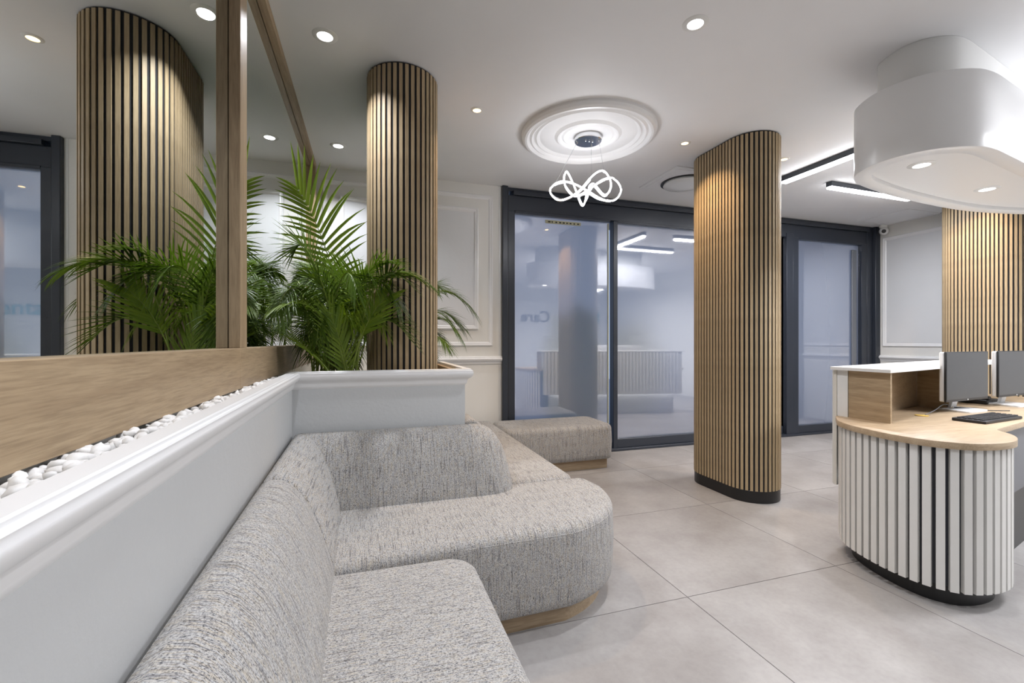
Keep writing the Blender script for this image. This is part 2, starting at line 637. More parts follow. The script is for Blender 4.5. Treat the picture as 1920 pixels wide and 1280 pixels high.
# outside: pavement, hedge and a parked wall of shop fronts seen only as blur
tag(MB().box(-3, 12, 4.80, 14, -0.3, -0.06).build('pavement', mat('pavement', (0.42, 0.47, 0.58), 0.9)), kind='structure')
tag(MB().box(-1, 9, 4.72, 6.2, 3.0, 3.2).build('canopy', mat('added_shade_slab', (0.45, 0.42, 0.42), 0.8)), kind='structure')  # unseen overhang added to darken the upper part of the panes

for k, (bx, by, bh) in enumerate(((2.75, 6.0, 1.75), (4.45, 6.3, 1.6))):
    bm = bmesh.new()
    bmesh.ops.create_icosphere(bm, subdivisions=4, radius=1.0)
    for v in bm.verts:
        q = v.co
        f = 1 + 0.10 * math.sin(9 * q.x + k) * math.sin(8 * q.y) + 0.08 * math.sin(13 * q.z + 5 * q.x) + random.uniform(-0.03, 0.03)
        v.co = Vector((q.x * 0.45 * f, q.y * 0.45 * f, (q.z * f + 1) * bh / 2))
    me = bpy.data.meshes.new('shrub')
    bm.to_mesh(me)
    bm.free()
    me.materials.append(mat('shrub_green', (0.10, 0.30, 0.07), 0.8))
    o = inst('shrub', me, (bx, by, -0.06))
    tag(o, ['green shrub outside, a soft blur behind the window nearest the panelled wall', 'green shrub outside, a soft blur behind the window next to the middle column'][k], 'shrub', 'shrubs outside the windows')

# ------------------------------------------------------------------ low wall, ledge, planter
PY = 2.53                  # planter front


def lowx(y):
    """face of the low wall, which runs a degree off the mirror"""
    return -0.334 - 0.018 * (y - 0.54)


PX = lowx(PY)
PR = 0.53                  # planter right face
lw = loft([(-0.4995, Y0), (lowx(Y0), Y0), (PX, PY), (-0.4995, PY)], [(0, 0), (0, 1.045)])
lw = tag(lw.build('wall_low', M['wall_grey']), kind='structure')
tag(lw, 'low pale grey wall behind the sofa under the mirror')
LEDGE = [(-0.010, 1.03), (-0.010, 1.105), (0.028, 1.1055), (0.031, 1.103), (0.0315, 1.098), (0.034, 1.0955), (0.037, 1.097), (0.039, 1.094),
         (0.0385, 1.089), (0.041, 1.084), (0.041, 1.076), (0.037, 1.066), (0.028, 1.056), (0.018, 1.049), (0.012, 1.040), (0.011, 1.028),
         (0.007, 1.020), (0.0, 1.012)]
tr = sweep([(lowx(Y0), Y0), (PX, PY), (PR, PY), (PR, Y1)], LEDGE, 'trim_2', M['trim'])
tag(tr, 'white moulded ledge running along the low wall and round the planter', None, None, 'structure')
pl = thing('planter_box', 'pale grey built-in planter box at the end of the low wall', 'planter', (0.1, 3.5, 0))
MB().box(PX, PR, PY, PY + 0.05, 0, 1.05).build('front_panel', M['wall_grey'], pl)
MB().box(PR - 0.05, PR, PY + 0.05, Y1 - 0.002, 0, 1.05).build('side_panel', M['wall_grey'], pl)
MB().box(-0.4995, PR - 0.05, PY + 0.05, Y1 - 0.002, 0.90, 0.985).build('gravel_bed', M['soil'], pl)
MB().box(PR - 0.075, PR - 0.05, PY + 0.05, Y1 - 0.002, 0.97, 1.10).build('liner', M['oak_y'], pl)

# ------------------------------------------------------------------ mirror with oak frame
mi = thing('mirror', 'tall wall mirror in a broad oak frame above the low wall', 'mirror', (X0, 1.5, 1.08))
MB().box(-0.50, X0, -2.6, 1.955, 1.10, H - 0.02).build('mirror_glass', M['mirror'], mi, smooth=False)
MB().box(-0.50, X0, 1.957, 4.52, 1.10, H - 0.02).build('mirror_glass', M['mirror'], mi, smooth=False)
FX = -0.455
MB().box(X0 + 0.0005, FX, -2.6, 1.909, 1.082, 1.235).build('bottom_rail', M['oak_y'], mi, 0.002)
MB().box(X0 + 0.0005, FX, 1.909, 4.50, 1.082, 1.235).build('bottom_rail', M['oak_y'], mi, 0.002)
MB().box(X0 + 0.0005, FX, 1.909, 2.006, 1.235, H - 0.05).build('post', M['oak_z'], mi, 0.002)
MB().box(X0 + 0.0005, FX, 4.43, 4.50, 1.235, H - 0.05).build('post', M['oak_z'], mi, 0.002)
MB().box(X0 + 0.0005, FX, -2.6, -2.5, 1.235, H - 0.05).build('post', M['oak_z'], mi, 0.002)
MB().box(X0 + 0.0005, FX, -2.6, 4.50, H - 0.05, H - 0.001).build('top_beam', M['oak_y'], mi, 0.002)

# ------------------------------------------------------------------ pebbles in the trough
peb_me = []
for k in range(7):
    bm = bmesh.new()
    bmesh.ops.create_icosphere(bm, subdivisions=2, radius=1.0)
    ax = [Vector((random.uniform(-1, 1), random.uniform(-1, 1), random.uniform(-1, 1))).normalized() for _ in range(7)]
    cut = [random.uniform(0.45, 0.78) for _ in ax]
    for v in bm.verts:
        p = v.co.copy()
        for a, c in zip(ax, cut):
            d = p.dot(a)
            if d > c:
                p -= a * (d - c) * 0.92
        v.co = p
    me = bpy.data.meshes.new('pebble')
    bm.to_mesh(me)
    bm.free()
    me.materials.append(M['pebble'])
    for p in me.polygons:
        p.use_smooth = True
    peb_me.append(me)
cnt = 0
y = 0.50
rows = []
while y < 2.46:
    st = 0.0205 + 0.003 * random.random()
    for r in range(6):
        x = -0.452 + r * 0.0185 + random.uniform(-0.006, 0.006)
        if x > lowx(y) - 0.022:
            continue
        rows.append((x, y + random.uniform(-0.012, 0.012), r))
    y += st
far = []
for x, y, r in rows:
    sz = random.uniform(0.0095, 0.0155)
    z = 1.073 + random.uniform(-0.006, 0.010) - (0.006 if r == 0 else 0)
    sc3 = (sz * random.uniform(1.0, 1.45), sz, sz * random.uniform(0.65, 0.95))
    rt = (random.uniform(-0.6, 0.6), random.uniform(-0.6, 0.6), random.uniform(0, 6))
    if cnt >= 240:
        far.append(((x, y, z), rt, sc3))
        continue
    o = inst('pebble', random.choice(peb_me), (x, y, z), rot=rt, scale=sc3)
    tag(o, 'small white pebble in the strip of stones between the oak rail and the white ledge', 'pebble', 'white pebbles below the mirror')
    cnt += 1
# the bed beneath them, too packed to count
bm = MB()
for k in range(900):
    s = random.uniform(0.008, 0.013)
    c = Vector((random.uniform(-0.485, -0.378), random.uniform(0.2, 2.50), 1.050 + random.uniform(-0.002, 0.006)))
    src = random.choice(peb_me)
    rot = Matrix.Rotation(random.uniform(0, 6), 3, 'Z')
    bm.add([c + rot @ Vector((v.co.x * s * 1.2, v.co.y * s, v.co.z * s * 0.7)) for v in src.vertices], [tuple(p.vertices) for p in src.polygons])
from mathutils import Euler
for lc, rt, sc3 in far:
    src = random.choice(peb_me)
    mm4 = Matrix.Translation(lc) @ Euler(rt).to_matrix().to_4x4() @ Matrix.Diagonal((*sc3, 1))
    bm.add([mm4 @ v.co for v in src.vertices], [tuple(p.vertices) for p in src.polygons])
o = bm.build('pebble_bed', M['pebble'])
tag(o, 'packed white stones filling the far end and bottom of the ledge strip', 'pebbles', None, 'stuff')


# ------------------------------------------------------------------ slatted columns
def stadium(cx, y0, y1, r, seg=16):
    p = []
    for k in range(seg + 1):
        a = PI + PI * k / seg
        p.append((cx + r * math.cos(a), y0 + r + r * math.sin(a)))
    for k in range(seg + 1):
        a = PI * k / seg
        p.append((cx + r * math.cos(a), y1 - r + r * math.sin(a)))
    return p


def along(poly, count, closed=True):
    """count evenly spaced (point, tangent angle) along an outline"""
    pts = [Vector(q[:2]) for q in poly]
    if closed:
        pts.append(pts[0])
    L = [0]
    for a, b in zip(pts, pts[1:]):
        L.append(L[-1] + (b - a).length)
    out = []
    for k in range(count):
        s = L[-1] * (k / count if closed else k / (count - 1))
        i = 0
        while i < len(L) - 2 and L[i + 1] < s:
            i += 1
        t = (s - L[i]) / max(L[i + 1] - L[i], 1e-9)
        p = pts[i].lerp(pts[i + 1], t)
        e = 0.004
        d = pts[i + 1] - pts[i]
        out.append((p, math.atan2(d.y, d.x)))
    return out


def column(label, cx, z0, plinth):
    t = thing('slatted_column', label, 'column', (cx, 3.08, z0), 'oak slatted columns')
    outer = stadium(cx, 2.69, 3.46, 0.216)
    mid = inset(outer, 0.004)
    core = inset(outer, 0.0062)
    zb = z0 + (0.095 if plinth else 0.0)
    MB().rings([[(x, y, z) for x, y in core] for z in (zb, H - 0.004)]).build('felt_core', M['felt'], t)
    me = MB().box(-0.0100, 0.0100, -0.0040, 0.0040, 0, H - 0.012 - zb).mesh('slat', M['slat'], False)
    for p, a in along(mid, 59):
        inst('slat', me, (p.x, p.y, zb), a, t)
    if plinth:
        pp = inset(outer, 0.004)
        MB().rings([[(x, y, z) for x, y in pp] for z in (z0, zb)]).build('plinth', M['plinth'], t, 0.003)
    return t


column('oak slatted column rising out of the planter beside the palms', 0.21, 0.985, False)
column('free-standing oak slatted column on a black plinth in front of the windows', 2.995, 0.0, True)
column('oak slatted column behind the monitors at the right edge', 6.465, 0.0, True)

# ------------------------------------------------------------------ sofa modules
SEAT_Z = 0.45


def seat_prof(z0, z1, r=0.05, bulge=0.012):
    p = [(0.02, z0), (0.006, z0 + 0.012), (0.0, z0 + 0.05), (-bulge * 0.5, (z0 + z1) / 2), (0.0, z1 - r)]
    for k in range(1, 7):
        a = PI / 2 * k / 6
        p.append((r * (1 - math.cos(a)), z1 - r + r * math.sin(a)))
    return p


def seat(name, poly, parent, material, z0=0.09, z1=SEAT_Z, r=0.05):
    return loft(poly, seat_prof(z0, z1, r)).build(name, material, parent, angle=60)


def back_section(hgt=0.345, dep=0.245):
    """profile of the leaning back: (distance from wall, height above seat level)"""
    pts = [(0.002, -0.30), (0.002, 0.26), (0.004, 0.305), (0.016, 0.333), (0.045, 0.345), (0.080, 0.338), (0.110, 0.318),
           (0.138, 0.285), (0.165, 0.235), (0.190, 0.175), (0.212, 0.110), (0.230, 0.050), (0.240, 0.010), (0.243, -0.03), (0.243, -0.30)]
    return pts


def back_sweep(path, parent, material, name='backrest', round_end=0.0, lip=(True, True)):
    """sweep the section along plan path (outward = right of travel); optional tapering rounded end"""
    sec = back_section()
    pts = [Vector(p) for p in path]
    # resample
    dense = []
    for i in range(len(pts) - 1):
        L = (pts[i + 1] - pts[i]).length
        n = max(2, int(L / 0.05))
        for k in range(n):
            dense.append((pts[i].lerp(pts[i + 1], k / n), k == 0))
    dense.append((pts[-1], True))
    total = sum((dense[i + 1][0] - dense[i][0]).length for i in range(len(dense) - 1))
    if round_end:
        last, d = pts[-1], (pts[-1] - pts[-2]).normalized()
        dense = [q for q in dense if (q[0] - last).length > round_end + 1e-3 or q[0].dot(d) < last.dot(d) - round_end - 1e-3]
        for k in range(0, 15):
            dense.append((last - d * round_end * (1 - math.sin(PI / 2 * k / 14)), False))
    rings = []
    n = len(dense)
    s = 0
    for i, (b, _) in enumerate(dense):
        if i:
            s += (b - dense[i - 1][0]).length
        e1 = (b - dense[i - 1][0]).normalized() if i > 0 else None
        e2 = (dense[i + 1][0] - b).normalized() if i < n - 1 else None
        e1 = e1 or e2
        e2 = e2 or e1
        n1, n2 = Vector((e1.y, -e1.x)), Vector((e2.y, -e2.x))
        mm = (n1 + n2).normalized()
        k = 1.0 / max(mm.dot(n1), 0.3)
        hs, ds = 1.0, 1.0
        if round_end:
            rem = (pts[-1] - b).length
            on_last = (b - pts[-2]).dot(pts[-1] - pts[-2]) > 0
            if on_last and rem < round_end:
                q = 1 - rem / round_end
                hs = math.sqrt(max(0.0, 1 - q ** 2.3))
                ds = 0.55 + 0.45 * math.sqrt(max(0.0, 1 - q ** 2.6))
        ring = []
        for dd, zz in sec:
            z2 = SEAT_Z + (zz * hs if zz > 0 else zz)
            d2 = 0.002 + (dd - 0.002) * ds
            ring.append((b.x + mm.x * d2 * k, b.y + mm.y * d2 * k, z2))
        rings.append(ring)

    def shrink(r, e, f):
        c = Vector((0, 0, 0))
        for p in r:
            c += Vector(p)
        c /= len(r)
        return [tuple(Vector(p) + (c - Vector(p)).normalized() * f + e) for p in r]
    if not round_end:
        d = (dense[-1][0] - dense[-2][0]).normalized()
        rings[-1] = [tuple(Vector(p) - Vector((d.x, d.y, 0)) * 0.012) for p in rings[-1]]
        rings.append(shrink(rings[-1], Vector((d.x, d.y, 0)) * 0.009, 0.005))
        rings.append(shrink(rings[-1], Vector((d.x, d.y, 0)) * 0.003, 0.012))
    d = (dense[1][0] - dense[0][0]).normalized()
    if lip[0]:
        rings[0] = [tuple(Vector(p) + Vector((d.x, d.y, 0)) * 0.012) for p in rings[0]]
        rings.insert(0, shrink(rings[0], -Vector((d.x, d.y, 0)) * 0.009, 0.005))
        rings.insert(0, shrink(rings[0], -Vector((d.x, d.y, 0)) * 0.003, 0.012))
    return MB().rings(rings).build(name, material, parent, angle=50)


def plinth(poly, parent, z1=0.095):
    return loft(poly, [(0, 0), (0, z1)]).build('plinth', M['oak_x'], parent)


YB = 1.70          # module seam
# near module along the low wall
s1 = thing('sofa_module', 'nearest straight tweed sofa section along the low wall, cut by the bottom edge', 'sofa', (0.0, 0.4, 0), 'tweed corner sofa')
p1 = round_poly([(-0.30, -0.75), (0.39, -0.75), (0.38, YB - 0.004), (-0.30, YB - 0.004)], [0, 0.09, 0.09, 0])
seat('seat', p1, s1, M['fab_y'], 0.09, SEAT_Z, 0.045)
back_sweep([(lowx(-0.75), -0.75), (lowx(YB), YB - 0.002)], s1, M['fab_y'])
plinth([(-0.28, -0.70), (0.31, -0.70), (0.31, YB - 0.02), (-0.28, YB - 0.02)], s1)
# corner module, one long rounded seat
s2 = thing('sofa_module', 'corner tweed sofa section with a big rounded seat end and wrapped backrest', 'sofa', (0.4, 2.1, 0), 'tweed corner sofa')
p2 = round_poly([(-0.30, YB + 0.004), (0.37, YB + 0.075), (1.325, 1.80), (1.24, 2.452), (0.70, 2.452), (-0.30, 2.50)],
                [0, 0.0, 0.52, 0.06, 0, 0], 14)
seat('seat', p2, s2, M['fab_x'], 0.09, SEAT_Z, 0.045)
back_sweep([(lowx(YB), YB + 0.002), (PX, PY - 0.001), (0.77, PY - 0.001)], s2, M['fab_x'], round_end=0.20)
pp2 = inset(p2, 0.065)
plinth(pp2, s2)
# piping round the corner seat
pip = [(x, y, SEAT_Z - 0.033) for x, y in inset(p2, 0.004)]
i0 = min(range(len(pip)), key=lambda i: (pip[i][0] - 0.40) ** 2 + (pip[i][1] - 1.74) ** 2)
i1 = min(range(len(pip)), key=lambda i: (pip[i][0] - 1.19) ** 2 + (pip[i][1] - 2.43) ** 2)
MB().tube(pip[i0:i1 + 1], 0.0035, 6).build('piping', M['fab_x'], s2)
# module along the planter side
s3 = thing('sofa_module', 'straight tweed sofa section running from the corner seat towards the window', 'sofa', (0.9, 3.2, 0), 'tweed corner sofa')
p3 = round_poly([(PR + 0.03, 2.545), (0.79, 2.545), (0.79, 2.46), (1.19, 2.46), (1.19, 4.48), (PR + 0.03, 4.48)], [0, 0, 0, 0.06, 0.06, 0])
seat('seat', p3, s3, M['fab_x'], 0.09, SEAT_Z, 0.04)
back_sweep([(PR + 0.002, 2.62), (PR + 0.002, 4.46)], s3, M['fab_x'])
plinth([(PR + 0.05, 2.56), (1.11, 2.56), (1.11, 4.46), (PR + 0.05, 4.46)], s3)
# bench end under the window
s4 = thing('bench_ottoman', 'boxy tweed bench on a pale wood plinth against the window', 'ottoman', (1.75, 4.2, 0), 'tweed corner sofa')
p4 = round_poly([(1.21, 3.915), (2.335, 3.915), (2.335, 4.49), (1.21, 4.49)], [0.07, 0.09, 0.09, 0.07])
seat('cushion', p4, s4, M['fab_x'], 0.10, 0.44, 0.05)
plinth([(1.26, 3.975), (2.275, 3.975), (2.275, 4.46), (1.26, 4.46)], s4, 0.105)


# ------------------------------------------------------------------ lamps
def area(name, loc, size, power, color, parent, shape='DISK', size_y=None, rot=(0, 0, 0), spread=PI):
    L = bpy.data.lights.new(name, 'AREA')
    L.shape = shape
    L.size = size
    if size_y:
        L.size_y = size_y
    L.energy = power
    L.color = color
    L.spread = spread
    o = bpy.data.objects.new(name, L)
    link(o, parent)
    o.location = loc
    o.rotation_euler = rot
    return o


WHITE = (0.93, 0.945, 1.0)
WARM = (1.0, 0.69, 0.40)


def downlight(x, y, label, warm=False, z=H, power=None, group=None):
    t = thing('downlight', label, 'downlight', (x, y, z), group or ('warm recessed downlights' if warm else 'white recessed downlights'))
    r = 0.034 if warm else 0.048
    MB().lathe((x, y, z), [(r * 0.80, -0.001), (r * 0.84, -0.006), (r * 1.15, -0.0055), (r * 1.35, -0.001), (r * 1.35, 0.0)], 32, False, False).build('trim_ring', M['white'], t)
    MB().lathe((x, y, z), [(r * 0.82, -0.0005), (r * 0.82, -0.003), (0.001, -0.003)], 32, False, True).build('lens', M['lens_y'] if warm else M['lens_w'], t)
    area('lamp', (x, y, z - 0.012), r * 1.5, power or (P_WARM if warm else P_WHITE), WARM if warm else WHITE, t, spread=math.radians(110 if warm else 125))
    return t


downlight(-0.22, 2.596, 'white recessed downlight above the sofa corner, nearest the oak mirror beam')
downlight(-0.238, 4.02, 'small white recessed downlight over the palms near the panelled wall', power=P_WHITE * 1.0)
downlight(1.608, 1.911, 'white recessed downlight alone in the middle of the ceiling near the top edge')
downlight(0.735, 3.098, 'warm recessed downlight between the planter column and the ceiling rose', True)
downlight(2.493, 3.088, 'warm recessed downlight just left of the middle column', True)
downlight(3.56, 3.086, 'warm recessed downlight just right of the middle column', True)
downlight(5.90, 2.98, 'warm recessed downlight before the right column, hidden by the bulkhead', True)
for k, (x, y) in enumerate([(-0.05, 0.6), (1.6, 0.2), (0.3, -1.4), (2.4, -1.5), (4.4, -1.2)]):  # invented downlights out of view, added to light the room
    downlight(x, y, ['added downlight, out of view above the near end of the sofa', 'added downlight, out of view in the ceiling above the photographer',
                     'added downlight over the sofa behind the viewpoint', 'added downlight behind the viewpoint, middle of the room',
                     'added downlight behind the viewpoint, beyond the desk'][k])


def linear(name, a, b, label, power, drop=0.0):
    ax, ay = a
    bx, by = b
    t = thing('linear_light', label, 'light', ((ax + bx) / 2, (ay + by) / 2, H), 'linear ceiling lights')
    d = Vector((bx - ax, by - ay))
    L = d.length
    d.normalize()
    n = Vector((-d.y, d.x))
    c = ((ax + bx) / 2, (ay + by) / 2)
    if drop:  # suspended version with an upward lamp, for the added bars only
        for q in (-0.4, 0.4):
            MB().tube([(c[0] + d.x * L * q, c[1] + d.y * L * q, H), (c[0] + d.x * L * q, c[1] + d.y * L * q, H - drop - 0.01)], 0.002, 5).build('cable', M['chrome'], t)
        area('lamp', (c[0], c[1], H - drop + 0.004), L - 0.02, power * 0.38, WHITE, t, 'RECTANGLE', 0.05, (PI, 0, -math.atan2(d.y, d.x)))
    H_ = H - drop
    MB().obox(c, d, n, L / 2, 0.030, H_ - 0.050, H_ - 0.001).build('housing', M['metal'], t, 0.002)
    MB().obox(c, d, n, L / 2 - 0.003, 0.028, H_ - 0.072, H_ - 0.0505).build('diffuser', M['led_dim'] if name == 'c' else M['led_bar'], t, 0.004)
    area('lamp', (c[0], c[1], H_ - 0.075), L - 0.02, power, WHITE, t, 'RECTANGLE', 0.05, (0, 0, math.atan2(d.y, d.x)))
    return t


linear('a', (3.94, 2.56), (3.94, 3.42), 'black linear light running towards the window, left of the bulkhead', P_BAR * 0.9)
linear('b', (4.50, 3.38), (5.75, 3.40), 'black linear light parallel to the windows, partly behind the bulkhead', P_BAR * 1.5)
linear('c', (3.98, 2.52), (5.15, 2.50), 'black linear light hidden behind the bulkhead, seen in the window reflection', P_BAR * 0.2)
linear('d', (3.70, 0.90), (5.10, 1.00), 'added linear light over the staff side of the desk, outside the frame', P_BAR * 2.2, 0.35)  # invented bar, added to brighten the bulkhead side and the ceiling
linear('e', (5.2, 0.60), (5.2, -0.8), 'added linear light behind the desk towards the right wall, outside the frame', P_BAR * 1.4, 0.35)  # second invented bar, brightens the ceiling on the right

# ------------------------------------------------------------------ ceiling rose and pendant
CX, CY = 1.655, 3.19
ro = MB().lathe((CX, CY, H), [(r_, z_ * 1.6) for r_, z_ in [(0.525, 0.0), (0.525, -0.010), (0.515, -0.022), (0.498, -0.029), (0.482, -0.030), (0.470, -0.024), (0.462, -0.018),
                              (0.452, -0.021), (0.444, -0.024), (0.436, -0.018), (0.428, -0.012), (0.418, -0.013), (0.405, -0.018), (0.392, -0.014), (0.38, -0.009),
                              (0.30, -0.008), (0.262, -0.009), (0.250, -0.014), (0.238, -0.019), (0.224, -0.018), (0.214, -0.012), (0.205, -0.011),
                              (0.190, -0.015), (0.175, -0.012), (0.16, -0.009), (0.05, -0.009)]], 96, False, True).build('ceiling_rose', M['trim'], angle=22)
tag(ro, 'round white plaster ceiling rose with moulded rings around the pendant', 'ceiling rose')
pe = thing('pendant_light', 'looped LED ribbon pendant hanging from the ceiling rose', 'pendant', (CX, CY, 2.3))
CC = (1.665, 3.205)
MB().lathe((CC[0], CC[1], H), [(0.105, -0.008), (0.107, -0.014), (0.107, -0.050), (0.104, -0.054), (0.001, -0.054)], 48, True, True).build('canopy', M['chrome'], pe)
knot_pts = [(1.372, 3.298, 2.455), (1.432, 3.227, 2.359), (1.549, 3.136, 2.413), (1.637, 3.087, 2.53), (1.758, 3.122, 2.601), (1.844, 3.147, 2.51),
            (1.83, 3.214, 2.432), (1.792, 3.268, 2.497), (1.729, 3.268, 2.547), (1.659, 3.227, 2.402), (1.608, 3.191, 2.323), (1.582, 3.231, 2.434),
            (1.572, 3.308, 2.565), (1.539, 3.339, 2.65), (1.502, 3.309, 2.571), (1.492, 3.228, 2.458), (1.542, 3.149, 2.379), (1.633, 3.131, 2.437),
            (1.753, 3.155, 2.529), (1.882, 3.187, 2.579), (1.937, 3.148, 2.478), (1.84, 3.116, 2.365), (1.75, 3.209, 2.41), (1.671, 3.286, 2.499),
            (1.547, 3.326, 2.556), (1.44, 3.329, 2.532)]
kp = [Vector(p) for p in catmull(knot_pts, 10)]
for _ in range(14):
    kp = [(kp[i - 1] + kp[i] * 2 + kp[(i + 1) % len(kp)]) / 4 for i in range(len(kp))]
N = len(kp)
band, led = [], []
for i in range(N):
    t = (kp[(i + 1) % N] - kp[i - 1]).normalized()
    rad = Vector((kp[i].x - CC[0], kp[i].y - CC[1], 0))
    rad = (rad - t * rad.dot(t))
    if rad.length < 1e-4:
        rad = Vector((1, 0, 0))
    rad.normalize()
    bn = t.cross(rad)

    def rect(c, hx, hy):
        return [c + rad * hx + bn * hy, c - rad * hx + bn * hy, c - rad * hx - bn * hy, c + rad * hx - bn * hy]
    band.append(rect(kp[i], 0.0028, 0.0125))
    led.append(rect(kp[i], 0.0055, 0.0062))
band.append(band[0])
led.append(led[0])
MB().rings(band, True, False, False).build('ribbon', M['alu'], pe, angle=60)
MB().rings(led, True, False, False).build('led_strip', M['led'], pe, angle=60)
for k, p in enumerate((Vector((1.44, 3.329, 2.54)), Vector((1.758, 3.122, 2.608)), Vector((1.729, 3.268, 2.555)))):
    d = Vector((p.x - CC[0], p.y - CC[1], 0)).normalized() * 0.085
    MB().tube([(CC[0] + d.x, CC[1] + d.y, H - 0.05), p], 0.0016, 5).build('cable', M['chrome'], pe)
    MB().lathe((CC[0] + d.x, CC[1] + d.y, H - 0.054), [(0.006, 0.002), (0.006, -0.010), (0.002, -0.012)], 10).build('cable_grip', M['chrome'], pe)
for k in range(3):
    MB().lathe((CC[0] - 0.03 + 0.03 * k, CC[1] - 0.02, H - 0.054), [(0.005, 0.002), (0.005, -0.008), (0.002, -0.010)], 10).build('screw_cap', M['chrome'], pe)
L = bpy.data.lights.new('lamp', 'POINT')
L.energy = P_PENDANT
L.color = WHITE
L.shadow_soft_size = 0.12
o = bpy.data.objects.new('lamp', L)
link(o, pe)
o.location = (CC[0], CC[1], 2.44)

# ------------------------------------------------------------------ ceiling fittings
ac = thing('air_diffuser', 'square white ceiling air diffuser with a round black slot', 'air vent', (3.06, 3.81, H))
MB().box(2.745, 3.375, 3.505, 4.125, H - 0.010, H - 0.0005).build('frame_plate', M['ceiling'], ac, 0.003)
MB().box(2.79, 3.33, 3.55, 4.08, H - 0.013, H - 0.0095).build('face_plate', M['ceiling'], ac, 0.002)
MB().lathe((3.09, 3.83, H), [(0.235, -0.012), (0.235, -0.020), (0.20, -0.020), (0.20, -0.012)], 48, False, False).build('slot_ring', M['dark'], ac)
MB().lathe((3.09, 3.83, H), [(0.205, -0.012), (0.212, -0.036), (0.20, -0.044), (0.12, -0.048), (0.001, -0.048)], 48, False, True).build('round_disc', M['white'], ac)
ht = thing('access_hatch', 'flush white access hatch in the ceiling by the right wall', 'hatch', (6.66, 4.07, H))
for a in ((6.37, 6.385, 3.77, 4.375), (6.935, 6.95, 3.77, 4.375), (6.385, 6.935, 3.77, 3.785), (6.385, 6.935, 4.36, 4.375)):
    MB().box(*a, H - 0.006, H - 0.0005).build('frame_bar', M['trim'], ht)
MB().box(6.39, 6.93, 3.79, 4.355, H - 0.003, H - 0.0005).build('panel', M['ceiling'], ht)
MB().box(6.951, 6.958, 3.70, 4.40, H - 0.004, H - 0.0005).build('shadow_gap', M['dark'], ht)
cm = thing('security_camera', 'small white dome security camera in the corner above the right window', 'camera', (6.93, 4.43, H))
MB().lathe((6.93, 4.42, H), [(0.048, -0.001), (0.048, -0.030), (0.040, -0.040), (0.02, -0.042)], 28).build('mount', M['white'], cm)
bm = bmesh.new()
bmesh.ops.create_uvsphere(bm, u_segments=24, v_segments=14, radius=0.056)
me = bpy.data.meshes.new('ball')
bm.to_mesh(me)
bm.free()
me.materials.append(M['white'])
for p in me.polygons:
    p.use_smooth = True
inst('ball', me, (6.925, 4.41, H - 0.085), parent=cm)
le = MB().lathe((0, 0, 0), [(0.026, 0.040), (0.026, 0.057), (0.020, 0.059), (0.001, 0.059)], 24).build('lens', M['dark'], cm)
le.location = (6.925, 4.41, H - 0.085)
dv = Vector((0, 0, 1.2)) - Vector((6.925, 4.41, H - 0.085))
le.rotation_euler = dv.to_track_quat('Z', 'Y').to_euler()

# ------------------------------------------------------------------ bulkhead over the desk
bk = thing('ceiling_bulkhead', 'glossy white two-tier curved bulkhead hanging over the reception desk', 'bulkhead', (3.7, 1.75, 2.245))
ZB, ZT = 2.245, 2.642
low = catmull([(2.80, 1.949), (2.709, 1.828), (2.685, 1.69), (2.745, 1.545), (2.877, 1.452), (3.03, 1.426), (3.288, 1.462), (3.8, 1.55), (4.5, 1.665),
               (5.05, 1.78), (5.18, 1.93), (4.9, 2.08), (4.30, 2.175), (3.573, 2.13), (3.007, 2.035)], 8)
up = catmull([(2.927, 1.897), (2.860, 1.819), (2.838, 1.70), (2.886, 1.615), (2.985, 1.562), (3.09, 1.556), (3.265, 1.582), (3.74, 1.663), (4.4, 1.77),
              (4.85, 1.86), (4.90, 1.93), (4.7, 2.0), (4.2, 2.04), (3.573, 2.0), (3.15, 1.95)], 8)
loft(low, [(0.085, ZB + 0.024), (0.085, ZB + 0.002), (0.083, ZB), (0.006, ZB), (0.0015, ZB + 0.0015), (0, ZB + 0.006), (0, ZT - 0.004), (0.004, ZT)]).build('lower_tier', M['gloss'], bk, angle=50)
loft(up, [(0, ZT - 0.01), (0, H - 0.001)]).build('upper_tier', M['white'], bk, angle=50)
downlight(3.01, 1.72, 'white downlight in the bulkhead underside, nearer its rounded tip', z=ZB + 0.024, power=5, group='downlights in the bulkhead')
downlight(3.90, 1.86, 'white downlight in the bulkhead underside, farther from its rounded tip', z=ZB + 0.024, power=5, group='downlights in the bulkhead')

# ------------------------------------------------------------------ reception desk
DT = 0.79
e = Vector((1, 0.235)).normalized()
en = Vector((-e.y, e.x))
dk = thing('reception_desk', 'curved reception desk with white slats, oak top and raised white counter', 'reception desk', (3.6, 1.8, 0))
curve = catmull([(2.82, 2.075), (2.745, 2.015), (2.66, 1.94), (2.59, 1.825), (2.547, 1.69), (2.530, 1.56), (2.548, 1.435), (2.615, 1.340), (2.70, 1.296), (2.81, 1.280),
                 (2.93, 1.292), (3.04, 1.338), (3.115, 1.395), (3.155, 1.445), (3.20, 1.485), (3.28, 1.507)], 6, False)
SX = 5.3
top = curve + [(SX, 1.50 + (SX - 3.2) * 0.2), (SX, 2.60), (2.86, 2.07)]
loft(top, [(0, DT - 0.032), (0, DT - 0.002), (0.002, DT)]).build('desk_top', M['oak_x'], dk, angle=50)
drum = [p for p in curve if True]
cut = [i for i, p in enumerate(drum) if p[0] < 3.118 or p[1] < 1.39]
drum = drum[:cut[-1] + 1]
body = drum + [(3.15, 1.60), (2.98, 2.05), (2.86, 2.07)]
core = inset(body, 0.036)
MB().rings([[(x, y, z) for x, y in core] for z in (0.10, DT - 0.032)]).build('drum_core', M['charcoal'], dk)
MB().rings([[(x, y, z) for x, y in inset(body, 0.075)] for z in (0.0, 0.10)]).build('plinth', M['plinth'], dk)
mid = inset(body, 0.026)[:len(drum)]
